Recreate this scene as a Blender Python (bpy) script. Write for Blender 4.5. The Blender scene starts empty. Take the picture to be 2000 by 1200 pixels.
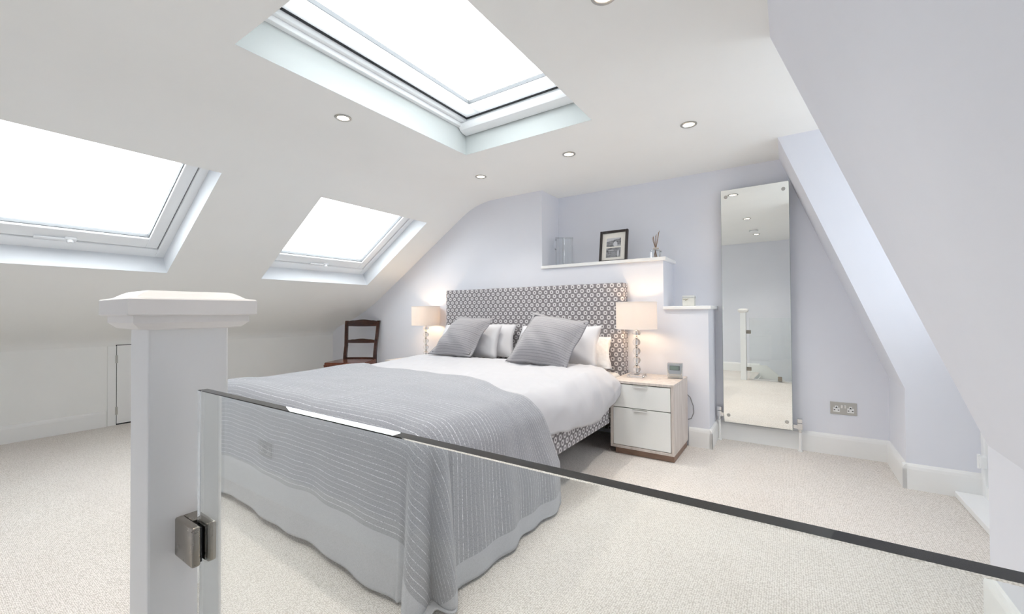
import bpy, bmesh, math, random
from math import pi, sin, cos, radians, sqrt, atan2
from mathutils import Vector, Matrix, noise
random.seed(7)
sc = bpy.context.scene
COL = sc.collection

# ------------------------------------------------------------------ camera, sky, exposure
F_PX, YAW, PITCH, ROLL = 813.64, radians(33.757), radians(0.7745), radians(-0.397)
_f = Vector((-sin(YAW)*cos(PITCH), cos(YAW)*cos(PITCH), sin(PITCH)))
_r = Vector((cos(YAW), sin(YAW), 0)); _u = _r.cross(_f)
_R = _r*cos(ROLL) + _u*sin(ROLL); _U = -_r*sin(ROLL) + _u*cos(ROLL)
cam_d = bpy.data.cameras.new('camera'); cam = bpy.data.objects.new('camera', cam_d); COL.objects.link(cam)
cam_d.sensor_width = 36; cam_d.lens = 36*F_PX/2000; cam_d.clip_start = 0.02; cam_d.clip_end = 200
M = Matrix((( _R.x, _U.x, -_f.x, 0.0), (_R.y, _U.y, -_f.y, 0.0), (_R.z, _U.z, -_f.z, 1.0), (0, 0, 0, 1)))
cam.matrix_world = M
sc.camera = cam

SKY = 6.55
w = bpy.data.worlds.new('sky'); sc.world = w; w.use_nodes = True
bg = w.node_tree.nodes['Background']; bg.inputs[0].default_value = (0.955, 0.98, 1.0, 1); bg.inputs[1].default_value = SKY
sc.view_settings.view_transform = 'Standard'; sc.view_settings.look = 'None'
sc.view_settings.gamma = 1.0; sc.view_settings.use_curve_mapping = False
sc.view_settings.exposure = 0.13
cy = sc.cycles
cy.use_denoising = True
cy.max_bounces = 14; cy.diffuse_bounces = 12; cy.glossy_bounces = 5; cy.transmission_bounces = 10; cy.transparent_max_bounces = 12
cy.use_adaptive_sampling = True; cy.adaptive_threshold = 0.08; cy.adaptive_min_samples = 16
cy.sample_clamp_indirect = 8.0

def portal(name, c, ex, ey, n):           # tells the renderer where daylight enters; gives no light itself
    d = bpy.data.lights.new(name, 'AREA'); d.shape = 'RECTANGLE'; d.size = ex[1]; d.size_y = ey[1]; d.energy = 1
    d.cycles.is_portal = True
    o = bpy.data.objects.new(name, d); COL.objects.link(o)
    X = Vector(ex[0]).normalized(); Z = -Vector(n).normalized(); Y = Z.cross(X)
    o.matrix_world = Matrix(((X.x, Y.x, Z.x, c[0]), (X.y, Y.y, Z.y, c[1]), (X.z, Y.z, Z.z, c[2]), (0, 0, 0, 1)))

# ------------------------------------------------------------------ room dimensions (metres)
ZC = 2.123            # flat ceiling
YW = 3.328            # headboard wall
YN = 3.66             # niche wall
YF = -0.70            # wall behind
XK = -5.13            # left knee wall
XR = 0.53             # right knee wall
SL = 0.623            # left roof slope
SX = -2.645           # where slope would meet the ceiling
def zslope(x): return ZC + (x - SX)*SL
XRT = -0.055          # right slope meets ceiling
ZRK = 0.555           # right knee height
YD0, YD1 = 2.0, 3.19  # dormer recess
XD = 0.86             # dormer glazing
BH = 0.14             # skirting height
nrm = sqrt(1 + SL*SL)
E2 = Vector((1/nrm, 0, SL/nrm)); E3 = Vector((-SL/nrm, 0, 1/nrm)); E1 = Vector((0, 1, 0))

# sky portals at the five openings
for yy in ((0.05, 1.172), (1.85, 2.975)):
    c = Vector((-3.467, (yy[0]+yy[1])/2, zslope(-3.467))) + E3*0.2
    portal('window_portal', c, ((0, 1, 0), 0.95), (None, 0.95), -E3)
portal('skylight_portal', (-1.43, 1.53, 2.41), ((1, 0, 0), 0.85), (None, 1.4), (0, 0, -1))
portal('dormer_portal', (XD+0.06, (YD0+YD1)/2, 1.45), ((0, 1, 0), 1.1), (None, 1.1), (-1, 0, 0))

# ------------------------------------------------------------------ material helpers
def nt(name):
    m = bpy.data.materials.new(name); m.use_nodes = True
    t = m.node_tree; return m, t, t.nodes['Principled BSDF']
def N(t, typ, **kw):
    n = t.nodes.new(typ)
    for k, v in kw.items():
        if k.startswith('i_'):
            key = k[2:]; key = int(key) if key.isdigit() else key
            n.inputs[key].default_value = v
        else: setattr(n, k, v)
    return n
def math_n(t, op, a, b=None, c=None):
    n = t.nodes.new('ShaderNodeMath'); n.operation = op
    for i, v in enumerate((a, b, c)):
        if v is None: continue
        if isinstance(v, (int, float)): n.inputs[i].default_value = v
        else: t.links.new(v, n.inputs[i])
    return n.outputs[0]
def ramp(t, fac, stops, interp='LINEAR'):
    n = t.nodes.new('ShaderNodeValToRGB'); n.color_ramp.interpolation = interp
    el = n.color_ramp.elements
    while len(el) < len(stops): el.new(0.5)
    for e, (p, c) in zip(el, stops): e.position = p; e.color = c if len(c) == 4 else (*c, 1)
    t.links.new(fac, n.inputs[0]); return n.outputs[0]
def bump(t, b, height, strength=0.2, dist=0.002):
    n = N(t, 'ShaderNodeBump'); n.inputs['Strength'].default_value = strength; n.inputs['Distance'].default_value = dist
    t.links.new(height, n.inputs['Height']); t.links.new(n.outputs[0], b.inputs['Normal'])
def simple(name, col, rough=0.5, metal=0.0, nscale=40, var=0.03, bmp=0.0, spec=0.5):
    m, t, b = nt(name)
    b.inputs['Roughness'].default_value = rough; b.inputs['Metallic'].default_value = metal
    b.inputs['Specular IOR Level'].default_value = spec
    co = N(t, 'ShaderNodeTexCoord'); n = N(t, 'ShaderNodeTexNoise', i_Scale=nscale, i_Detail=3.0)
    t.links.new(co.outputs['Object'], n.inputs['Vector'])
    c0 = tuple(max(0, x*(1-var)) for x in col); c1 = tuple(min(1, x*(1+var)) for x in col)
    t.links.new(ramp(t, n.outputs[0], [(0.3, c0), (0.7, c1)]), b.inputs['Base Color'])
    if bmp: bump(t, b, n.outputs[0], bmp)
    return m
def wood(name, dark, light, scale=6, stretch=(1, 1, 14), rough=0.45, spec=0.4):
    m, t, b = nt(name)
    co = N(t, 'ShaderNodeTexCoord'); mp = N(t, 'ShaderNodeMapping'); mp.inputs['Scale'].default_value = stretch
    t.links.new(co.outputs['Object'], mp.inputs[0])
    n = N(t, 'ShaderNodeTexNoise', i_Scale=scale, i_Detail=6.0, i_Roughness=0.6, i_Distortion=0.6)
    t.links.new(mp.outputs[0], n.inputs['Vector'])
    t.links.new(ramp(t, n.outputs[0], [(0.3, dark), (0.7, light)]), b.inputs['Base Color'])
    b.inputs['Roughness'].default_value = rough; b.inputs['Specular IOR Level'].default_value = spec
    bump(t, b, n.outputs[0], 0.08, 0.001); return m
def emit(name, col, strength):
    m, t, b = nt(name); b.inputs['Base Color'].default_value = (*col, 1)
    b.inputs['Emission Color'].default_value = (*col, 1); b.inputs['Emission Strength'].default_value = strength; return m
def pane_glass(name, tint=(1, 1, 1), edge=0.5, pw=5.0, base=0.04):      # thin window glass: straight-through view plus mirror reflection
    m = bpy.data.materials.new(name); m.use_nodes = True; t = m.node_tree; t.nodes.clear()
    o = N(t, 'ShaderNodeOutputMaterial'); mx = N(t, 'ShaderNodeMixShader'); fr = N(t, 'ShaderNodeLayerWeight', i_Blend=0.5)
    tr = N(t, 'ShaderNodeBsdfTransparent'); tr.inputs[0].default_value = (*tint, 1)
    gl = N(t, 'ShaderNodeBsdfGlossy'); gl.inputs['Roughness'].default_value = 0.0
    refl = math_n(t, 'MULTIPLY_ADD', math_n(t, 'POWER', fr.outputs['Facing'], pw), edge, base)
    t.links.new(refl, mx.inputs[0]); t.links.new(tr.outputs[0], mx.inputs[1]); t.links.new(gl.outputs[0], mx.inputs[2])
    t.links.new(mx.outputs[0], o.inputs[0]); return m
def solid_glass(name, tint, ior=1.45, rough=0.0):
    m, t, b = nt(name); b.inputs['Base Color'].default_value = (*tint, 1)
    b.inputs['Transmission Weight'].default_value = 1.0; b.inputs['Roughness'].default_value = rough; b.inputs['IOR'].default_value = ior
    return m
def metal(name, col, rough=0.2, brushed=0):
    m, t, b = nt(name); b.inputs['Metallic'].default_value = 1; b.inputs['Base Color'].default_value = (*col, 1)
    co = N(t, 'ShaderNodeTexCoord'); n = N(t, 'ShaderNodeTexNoise', i_Scale=60.0, i_Detail=3.0)
    t.links.new(co.outputs['Object'], n.inputs['Vector'])
    t.links.new(math_n(t, 'MULTIPLY_ADD', n.outputs[0], 0.12, rough-0.05), b.inputs['Roughness']); return m

MAT = {}
MAT['ceiling'] = simple('ceiling_paint', (0.90, 0.905, 0.885), 0.85, nscale=3, var=0.008, spec=0.2)
MAT['wall'] = simple('lilac_grey_wall_paint', (0.785, 0.80, 0.855), 0.85, nscale=3, var=0.01, spec=0.2)
MAT['white'] = simple('white_satin_paint', (0.88, 0.885, 0.875), 0.4, nscale=5, var=0.008, spec=0.4)
MAT['upvc'] = simple('white_window_lacquer', (0.90, 0.915, 0.925), 0.3, nscale=5, var=0.006)
MAT['reveal'] = simple('reveal_paint_glass_tint', (0.575, 0.61, 0.605), 0.6, nscale=5, var=0.006)  # mint cast of light through the roof glass is put into this colour
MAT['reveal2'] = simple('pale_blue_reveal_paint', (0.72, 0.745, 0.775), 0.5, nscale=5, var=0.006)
MAT['cap'] = simple('newel_paint_warm_white', (0.88, 0.86, 0.835), 0.35, nscale=5, var=0.008)
MAT['pane'] = pane_glass('clear_window_glass', (0.97, 0.985, 0.985))
MAT['pane_dimmed'] = pane_glass('dimmed_dormer_glass', (0.72, 0.74, 0.76))  # grey tint added to dim the daylight entering through the dormer
MAT['ar_glass'] = pane_glass('anti_reflective_picture_glass', (0.99, 0.99, 0.99), 0.2, 5.0, 0.004)
MAT['thin_glass'] = pane_glass('thin_clear_glassware', (0.955, 0.965, 0.965), 0.9, 1.8)
def opal():
    m = bpy.data.materials.new('translucent_white_rooflight_frame'); m.use_nodes = True; t = m.node_tree; b = t.nodes['Principled BSDF']
    b.inputs['Base Color'].default_value = (0.92, 0.93, 0.935, 1); b.inputs['Roughness'].default_value = 0.3
    tl = N(t, 'ShaderNodeBsdfTranslucent'); tl.inputs[0].default_value = (0.93, 0.95, 0.96, 1)
    mx = N(t, 'ShaderNodeMixShader'); mx.inputs[0].default_value = 0.35
    t.links.new(b.outputs[0], mx.inputs[1]); t.links.new(tl.outputs[0], mx.inputs[2]); t.links.new(mx.outputs[0], t.nodes['Material Output'].inputs[0]); return m
MAT['opal'] = opal()
MAT['balustrade'] = solid_glass('green_tinted_safety_glass', (0.955, 0.985, 0.974), 1.45)
MAT['crystal'] = solid_glass('clear_crystal', (0.97, 0.97, 0.97), 1.5)
MAT['clear'] = solid_glass('clear_glassware', (0.97, 0.985, 0.985), 1.45)
MAT['chrome'] = metal('chrome', (0.72, 0.72, 0.72), 0.10)
MAT['nickel'] = metal('brushed_nickel', (0.37, 0.34, 0.30), 0.28)
MAT['steel'] = metal('brushed_steel', (0.55, 0.54, 0.51), 0.32)
MAT['lip'] = simple('pale_grey_lip', (0.74, 0.74, 0.72), 0.35)
MAT['satin'] = metal('satin_aluminium', (0.86, 0.86, 0.85), 0.4)
MAT['black'] = simple('black_rubber', (0.025, 0.027, 0.03), 0.6)
MAT['grey_seal'] = simple('grey_seal', (0.20, 0.21, 0.22), 0.6)
MAT['ns_wood'] = wood('pale_limed_oak', (0.55, 0.485, 0.44), (0.74, 0.68, 0.635), 5, (7, 7, 0.7))
MAT['ns_front'] = simple('white_glass_drawer_front', (0.90, 0.905, 0.88), 0.12, nscale=6, var=0.005)
MAT['plinth'] = wood('brown_plinth_wood', (0.21, 0.13, 0.095), (0.33, 0.215, 0.16), 6, (1, 8, 8))
MAT['mahogany'] = wood('dark_mahogany', (0.028, 0.009, 0.006), (0.075, 0.024, 0.014), 7, (2, 2, 9), 0.22, 0.5)
MAT['mahog_seat'] = wood('polished_red_mahogany', (0.10, 0.026, 0.012), (0.21, 0.062, 0.028), 7, (9, 2, 2), 0.2, 0.5)
MAT['frame'] = simple('dark_brown_frame', (0.030, 0.022, 0.020), 0.35)
MAT['mount'] = simple('cream_mount_card', (0.90, 0.87, 0.80), 0.8, var=0.01)
MAT['reed'] = simple('brown_reed', (0.32, 0.21, 0.14), 0.7, nscale=120, var=0.2)
MAT['cable'] = simple('grey_cable', (0.24, 0.24, 0.25), 0.5)
MAT['stair'] = simple('white_stair_paint', (0.78, 0.78, 0.76), 0.5)
MAT['sheet'] = None

def carpet():
    m, t, b = nt('beige_loop_pile_carpet')
    co = N(t, 'ShaderNodeTexCoord')
    mp = N(t, 'ShaderNodeMapping'); mp.inputs['Scale'].default_value = (1.0, 1.55, 1); mp.inputs['Rotation'].default_value = (0, 0, 0.0)
    t.links.new(co.outputs['Object'], mp.inputs[0])
    v = N(t, 'ShaderNodeTexVoronoi', i_Scale=135.0); v.inputs['Randomness'].default_value = 0.45
    t.links.new(mp.outputs[0], v.inputs['Vector'])
    n2 = N(t, 'ShaderNodeTexNoise', i_Scale=230.0, i_Detail=2.0); t.links.new(mp.outputs[0], n2.inputs['Vector'])
    n3 = N(t, 'ShaderNodeTexNoise', i_Scale=2.2, i_Detail=3.0); t.links.new(mp.outputs[0], n3.inputs['Vector'])
    a = ramp(t, v.outputs['Distance'], [(0.0, (0.92, 0.885, 0.845)), (0.34, (0.90, 0.86, 0.82)), (0.64, (0.60, 0.56, 0.515))])
    f = ramp(t, n2.outputs[0], [(0.30, (0.58, 0.56, 0.54)), (0.43, (1, 1, 1))])
    mx = N(t, 'ShaderNodeMix', data_type='RGBA', blend_type='MULTIPLY'); mx.inputs[0].default_value = 0.45
    t.links.new(a, mx.inputs[6]); t.links.new(f, mx.inputs[7])
    g = ramp(t, n3.outputs[0], [(0.3, (0.96, 0.955, 0.95)), (0.7, (1, 1, 1))])
    mx2 = N(t, 'ShaderNodeMix', data_type='RGBA', blend_type='MULTIPLY'); mx2.inputs[0].default_value = 1
    t.links.new(mx.outputs[2], mx2.inputs[6]); t.links.new(g, mx2.inputs[7])
    t.links.new(mx2.outputs[2], b.inputs['Base Color'])
    b.inputs['Roughness'].default_value = 0.95; b.inputs['Specular IOR Level'].default_value = 0.1
    h = math_n(t, 'SUBTRACT', 1.0, v.outputs['Distance'])
    bump(t, b, h, 0.6, 0.004); return m
MAT['carpet'] = carpet()

def bed_fabric():
    m, t, b = nt('grey_ring_flower_jacquard')
    co = N(t, 'ShaderNodeTexCoord'); s = N(t, 'ShaderNodeSeparateXYZ'); t.links.new(co.outputs['Object'], s.inputs[0])
    A, B = 0.0575, 0.0735
    u = math_n(t, 'ADD', s.outputs[0], s.outputs[1])
    def cell(off):
        fu = math_n(t, 'SUBTRACT', math_n(t, 'FRACT', math_n(t, 'ADD', math_n(t, 'DIVIDE', u, A), 100.0+off)), 0.5)
        fv = math_n(t, 'SUBTRACT', math_n(t, 'FRACT', math_n(t, 'ADD', math_n(t, 'DIVIDE', s.outputs[2], B), 100.0+off)), 0.5)
        x = math_n(t, 'MULTIPLY', fu, A); y = math_n(t, 'MULTIPLY', fv, B)
        d = math_n(t, 'SQRT', math_n(t, 'ADD', math_n(t, 'MULTIPLY', x, x), math_n(t, 'MULTIPLY', y, y)))
        dia = math_n(t, 'ADD', math_n(t, 'ABSOLUTE', fu), math_n(t, 'ABSOLUTE', fv))
        ang = math_n(t, 'ARCTAN2', y, x)
        pet = math_n(t, 'MULTIPLY', math_n(t, 'COSINE', math_n(t, 'MULTIPLY', ang, 12.0)), 0.0011)
        return math_n(t, 'ADD', d, pet), dia
    d1, q1 = cell(0.0); d2, q2 = cell(0.5)
    d = math_n(t, 'MULTIPLY', math_n(t, 'MINIMUM', d1, d2), 25.0)
    ring = ramp(t, d, [(0.0, (0, 0, 0)), (0.14, (0, 0, 0)), (0.20, (1, 1, 1)), (0.40, (1, 1, 1)), (0.47, (0, 0, 0)), (1, (0, 0, 0))])
    q = math_n(t, 'ABSOLUTE', math_n(t, 'SUBTRACT', q1, 0.5))
    diam = ramp(t, q, [(0.0, (0.27, 0.255, 0.27)), (0.055, (0.27, 0.255, 0.27)), (0.085, (0.165, 0.152, 0.163))])
    nz = N(t, 'ShaderNodeTexNoise', i_Scale=320.0, i_Detail=2.0); t.links.new(co.outputs['Object'], nz.inputs['Vector'])
    mx = N(t, 'ShaderNodeMix', data_type='RGBA'); t.links.new(ring, mx.inputs[0]); t.links.new(diam, mx.inputs[6])
    mx.inputs[7].default_value = (0.66, 0.645, 0.66, 1)
    mx2 = N(t, 'ShaderNodeMix', data_type='RGBA', blend_type='MULTIPLY'); mx2.inputs[0].default_value = 0.4
    t.links.new(mx.outputs[2], mx2.inputs[6]); t.links.new(ramp(t, nz.outputs[0], [(0.3, (0.75, 0.75, 0.75)), (0.6, (1, 1, 1))]), mx2.inputs[7])
    t.links.new(mx2.outputs[2], b.inputs['Base Color'])
    b.inputs['Roughness'].default_value = 0.75; b.inputs['Specular IOR Level'].default_value = 0.25
    bump(t, b, ring, 0.25, 0.002); return m
MAT['bedfab'] = bed_fabric()

def stripe_cloth(name, base, line, period, axis, width=0.14, warp=0.0):
    m, t, b = nt(name)
    co = N(t, 'ShaderNodeTexCoord'); s = N(t, 'ShaderNodeSeparateXYZ'); t.links.new(co.outputs['UV'], s.inputs[0])
    nw = N(t, 'ShaderNodeTexNoise', i_Scale=6.0); t.links.new(co.outputs['UV'], nw.inputs['Vector'])
    v = math_n(t, 'MULTIPLY_ADD', nw.outputs[0], warp, s.outputs[axis])
    f = math_n(t, 'ABSOLUTE', math_n(t, 'SUBTRACT', math_n(t, 'FRACT', math_n(t, 'ADD', math_n(t, 'DIVIDE', v, period), 50.0)), 0.5))
    nb = N(t, 'ShaderNodeTexNoise', i_Scale=130.0, i_Detail=3.0); t.links.new(co.outputs['UV'], nb.inputs['Vector'])
    k = math_n(t, 'ADD', f, math_n(t, 'MULTIPLY', math_n(t, 'SUBTRACT', nb.outputs[0], 0.5), 0.30))
    lid = N(t, 'ShaderNodeTexWhiteNoise', noise_dimensions='1D'); t.links.new(math_n(t, 'FLOOR', math_n(t, 'ADD', math_n(t, 'DIVIDE', v, period), 50.0)), lid.inputs['W'])
    lnm = ramp(t, k, [(0.0, (1, 1, 1)), (width*0.5, (1, 1, 1)), (width, (0, 0, 0))])
    lm = N(t, 'ShaderNodeMix', data_type='RGBA'); t.links.new(math_n(t, 'MULTIPLY', lnm, math_n(t, 'MULTIPLY_ADD', lid.outputs['Value'], 0.65, 0.35)), lm.inputs[0])
    lm.inputs[6].default_value = (*base, 1); lm.inputs[7].default_value = (*line, 1); ln = lm.outputs[2]
    wv = N(t, 'ShaderNodeTexNoise', i_Scale=290.0, i_Detail=2.5); t.links.new(co.outputs['UV'], wv.inputs['Vector'])
    sp = ramp(t, wv.outputs[0], [(0.34, (0.50, 0.50, 0.51)), (0.5, (0.95, 0.95, 0.95)), (0.64, (1.0, 1.0, 1.0))])
    mx = N(t, 'ShaderNodeMix', data_type='RGBA', blend_type='MULTIPLY'); mx.inputs[0].default_value = 0.75
    t.links.new(ln, mx.inputs[6]); t.links.new(sp, mx.inputs[7])
    t.links.new(mx.outputs[2], b.inputs['Base Color'])
    b.inputs['Roughness'].default_value = 0.9; b.inputs['Specular IOR Level'].default_value = 0.15
    b.inputs['Sheen Weight'].default_value = 0.2
    bump(t, b, wv.outputs[0], 0.35, 0.002); return m
MAT['throw'] = stripe_cloth('grey_woven_throw', (0.36, 0.37, 0.40), (0.80, 0.815, 0.85), 0.0205, 1, 0.055, 0.006)
MAT['piping'] = simple('dark_grey_piping', (0.10, 0.098, 0.108), 0.8)
MAT['hem'] = simple('plain_grey_cotton_border', (0.47, 0.485, 0.515), 0.85, nscale=200, var=0.06, bmp=0.15, spec=0.2)
MAT['cushion'] = stripe_cloth('grey_ribbed_cushion_cover', (0.40, 0.392, 0.41), (0.235, 0.228, 0.245), 0.0185, 1, 0.15, 0.003)
def linen(name, col):
    m = simple(name, col, 0.85, nscale=14, var=0.01, bmp=0.0, spec=0.2); return m
MAT['duvet'] = linen('white_cotton_duvet', (0.545, 0.545, 0.57))
MAT['pillow'] = linen('white_cotton_pillowcase', (0.68, 0.68, 0.705))
MAT['pillow_p'] = simple('white_pillowcase_pale_print', (0.78, 0.78, 0.79), 0.85, nscale=45, var=0.06, spec=0.2)
MAT['mattress'] = linen('mattress_ticking', (0.80, 0.79, 0.77))
def shade_mat():
    m = bpy.data.materials.new('ivory_fabric_shade'); m.use_nodes = True; t = m.node_tree; b = t.nodes['Principled BSDF']
    b.inputs['Base Color'].default_value = (0.86, 0.83, 0.80, 1); b.inputs['Roughness'].default_value = 0.9
    tl = N(t, 'ShaderNodeBsdfTranslucent'); tl.inputs[0].default_value = (0.94, 0.87, 0.80, 1)
    mx = N(t, 'ShaderNodeMixShader'); mx.inputs[0].default_value = 0.22
    n = N(t, 'ShaderNodeTexNoise', i_Scale=300.0); co = N(t, 'ShaderNodeTexCoord'); t.links.new(co.outputs['Object'], n.inputs['Vector'])
    bump(t, b, n.outputs[0], 0.15)
    o = t.nodes['Material Output']; t.links.new(b.outputs[0], mx.inputs[1]); t.links.new(tl.outputs[0], mx.inputs[2]); t.links.new(mx.outputs[0], o.inputs[0])
    return m
MAT['shade'] = shade_mat()
def mirror_mat():
    m, t, b = nt('mirror_silver'); b.inputs['Metallic'].default_value = 1; b.inputs['Roughness'].default_value = 0.01
    b.inputs['Base Color'].default_value = (0.95, 0.965, 0.94, 1); return m
MAT['mirror'] = mirror_mat()

# ------------------------------------------------------------------ mesh helpers
OFF = {}
def tag(o, label=None, cat=None, group=None, kind=None):
    if label: o['label'] = label
    if cat: o['category'] = cat
    if group: o['group'] = group
    if kind: o['kind'] = kind
    return o
def thing(name, loc, label=None, cat=None, group=None, kind=None):
    o = bpy.data.objects.new(name, None); COL.objects.link(o); o.location = loc; o.empty_display_size = 0.05
    OFF[o.name] = Vector(loc); return tag(o, label, cat, group, kind)
def obj(name, bm, mat, parent=None, smooth=False, angle=None):
    bm.normal_update()
    off = OFF[parent.name] if parent else Vector((0, 0, 0))
    if off.length: bmesh.ops.translate(bm, verts=bm.verts, vec=-off)
    me = bpy.data.meshes.new(name); bm.to_mesh(me); bm.free()
    for m in (mat if isinstance(mat, (list, tuple)) else [mat]): me.materials.append(m)
    if smooth:
        for p in me.polygons: p.use_smooth = True
        if angle is not None:
            try: me.set_sharp_from_angle(angle=radians(angle))
            except Exception: pass
    o = bpy.data.objects.new(name, me); COL.objects.link(o)
    if parent: o.parent = parent
    OFF[o.name] = off
    return o
def B(): return bmesh.new()
def box(bm, a, b, bev=0.0, seg=2):
    a, b = Vector(a), Vector(b); c = (a+b)/2; s = b-a
    r = bmesh.ops.create_cube(bm, size=1.0)
    vs = r['verts']
    for v in vs: v.co = Vector((v.co.x*s.x, v.co.y*s.y, v.co.z*s.z)) + c
    if bev:
        es = list({e for v in vs for e in v.link_edges})
        bmesh.ops.bevel(bm, geom=es, offset=bev, segments=seg, affect='EDGES', profile=0.5)
    return bm
def xform(bm, mat, start=0):
    bm.verts.ensure_lookup_table()
    for v in bm.verts[start:]: v.co = mat @ v.co
    return bm
def lathe(bm, prof, c=(0, 0, 0), n=24, axis='Z'):
    rings = []
    for r, z in prof:
        ring = []
        for i in range(n):
            a = 2*pi*i/n
            p = Vector((r*cos(a), r*sin(a), z))
            if axis == 'Y': p = Vector((p.x, p.z, p.y))
            if axis == 'X': p = Vector((p.z, p.x, p.y))
            ring.append(bm.verts.new(p + Vector(c)))
        rings.append(ring)
    for k in range(len(rings)-1):
        for i in range(n):
            bm.faces.new((rings[k][i], rings[k][(i+1) % n], rings[k+1][(i+1) % n], rings[k+1][i]))
    for ring, flip in ((rings[0], True), (rings[-1], False)):
        if (prof[0] if flip else prof[-1])[0] > 1e-6:
            bm.faces.new(ring[::-1] if flip else ring)
    bmesh.ops.recalc_face_normals(bm, faces=bm.faces)
    return bm
def tube(bm, pts, r, n=10):
    pts = [Vector(p) for p in pts]; rings = []; prev = None
    for i, p in enumerate(pts):
        d = (pts[min(i+1, len(pts)-1)] - pts[max(i-1, 0)]).normalized()
        if prev is None:
            a = Vector((0, 0, 1)) if abs(d.z) < 0.9 else Vector((1, 0, 0))
            x = d.cross(a).normalized()
        else: x = (prev - d*prev.dot(d)).normalized()
        prev = x; y = d.cross(x)
        rr = r[i] if isinstance(r, (list, tuple)) else r
        rings.append([bm.verts.new(p + x*rr*cos(2*pi*k/n) + y*rr*sin(2*pi*k/n)) for k in range(n)])
    for a, b in zip(rings, rings[1:]):
        for k in range(n): bm.faces.new((a[k], a[(k+1) % n], b[(k+1) % n], b[k]))
    bm.faces.new(rings[0][::-1]); bm.faces.new(rings[-1]); bmesh.ops.recalc_face_normals(bm, faces=bm.faces)
    return bm
def quad(bm, *p):
    vs = [bm.verts.new(q) for q in p]; return bm.faces.new(vs)
def prism(bm, poly, d):                     # polygon (3-D points) extruded by vector d
    d = Vector(d); a = [bm.verts.new(p) for p in poly]; b = [bm.verts.new(Vector(p)+d) for p in poly]; n = len(a)
    bm.faces.new(a[::-1]); bm.faces.new(b)
    for i in range(n): bm.faces.new((a[i], a[(i+1) % n], b[(i+1) % n], b[i]))
    bmesh.ops.recalc_face_normals(bm, faces=bm.faces); return bm
def ring_frame(bm, lo, hi, wl, z0, z1, bev=0.0, basis=None):
    """rectangular ring lo..hi (2-D) of widths wl=(left,right,bottom,top), from z0 to z1, in a local basis"""
    st = len(bm.verts)
    l, r, b_, t_ = wl
    x0, y0 = lo; x1, y1 = hi
    for a, b in (((x0, y0), (x0+l, y1)), ((x1-r, y0), (x1, y1)), ((x0+l, y0), (x1-r, y0+b_)), ((x0+l, y1-t_), (x1-r, y1))):
        box(bm, (a[0], a[1], z0), (b[0], b[1], z1), bev, 1)
    if basis is not None: xform(bm, basis, st)
    return bm
def holes_grid(bm, u0, u1, v0, v1, holes, fn):
    us = sorted({u0, u1, *[h[0] for h in holes], *[h[1] for h in holes]}); vs = sorted({v0, v1, *[h[2] for h in holes], *[h[3] for h in holes]})
    us = [u for u in us if u0 <= u <= u1]; vs = [v for v in vs if v0 <= v <= v1]
    V = {}
    def g(i, j):
        if (i, j) not in V: V[i, j] = bm.verts.new(fn(us[i], vs[j]))
        return V[i, j]
    for i in range(len(us)-1):
        for j in range(len(vs)-1):
            cu, cv = (us[i]+us[i+1])/2, (vs[j]+vs[j+1])/2
            if any(h[0] < cu < h[1] and h[2] < cv < h[3] for h in holes): continue
            bm.faces.new((g(i, j), g(i+1, j), g(i+1, j+1), g(i, j+1)))

# ------------------------------------------------------------------ SETTING: floor, ceiling, walls
WELL = (-0.64, 0.53, -0.70, 0.205)         # stairwell
bm = B(); holes_grid(bm, XK-0.05, 1.0, YF-0.05, YN+0.05, [WELL], lambda u, v: (u, v, 0))
tag(obj('floor', bm, MAT['carpet']), kind='structure', label='beige loop pile carpet covering the bedroom floor')

WIN = [(0.05, 1.172), (1.85, 2.975)]       # slope windows (along the wall)
WX0, WX1 = -3.935, -3.0
SKY_O = (-1.904, -0.950, 0.79, 2.272)      # flat roof light opening
bm = B()
# slope with two window openings
xs0, xs1 = -4.15, -2.84
holes_grid(bm, xs0, xs1, YF, YW, [(WX0, WX1, a, b) for a, b in WIN], lambda u, v: (u, v, zslope(u)))
# soft curve from slope to flat ceiling
arc = []
for i in range(13):
    s = i/12; p0 = Vector((xs1, zslope(xs1))); p1 = Vector((SX, ZC)); p2 = Vector((SX+0.24, ZC))
    arc.append(p0*(1-s)**2 + p1*2*s*(1-s) + p2*s*s)
for a, b in zip(arc, arc[1:]): quad(bm, (a.x, YF, a.y), (b.x, YF, b.y), (b.x, YW, b.y), (a.x, YW, a.y))
# soft curve from slope to knee wall
arc2 = []
for i in range(13):
    s = i/12; p0 = Vector((XK, 0.72)); p1 = Vector((XK+0.01, 0.86)); p2 = Vector((-4.72, 0.842)); p3 = Vector((xs0, zslope(xs0)))
    arc2.append(p0*(1-s)**3 + p1*3*s*(1-s)**2 + p2*3*s*s*(1-s) + p3*s**3)
for a, b in zip(arc2, arc2[1:]): quad(bm, (a.x, YF, a.y), (b.x, YF, b.y), (b.x, YW, b.y), (a.x, YW, a.y))
bmesh.ops.remove_doubles(bm, verts=bm.verts, dist=0.0005)
o = tag(obj('ceiling_slope', bm, MAT['ceiling'], smooth=True), kind='structure', label='white sloping ceiling with two roof windows')
bm = B(); holes_grid(bm, SX+0.24, XRT, YF, YN, [SKY_O], lambda u, v: (u, v, ZC))
quad(bm, (XRT, YD0, ZC), (XD+0.1, YD0, ZC), (XD+0.1, YD1, ZC), (XRT, YD1, ZC))
quad(bm, (XK-0.1, YF-0.1, ZC+0.5), (1.2, YF-0.1, ZC+0.5), (1.2, YF-0.1, ZC), (XK-0.1, YF-0.1, ZC))
tag(obj('ceiling', bm, MAT['ceiling']), kind='structure', label='flat white ceiling with a large roof light')

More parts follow.
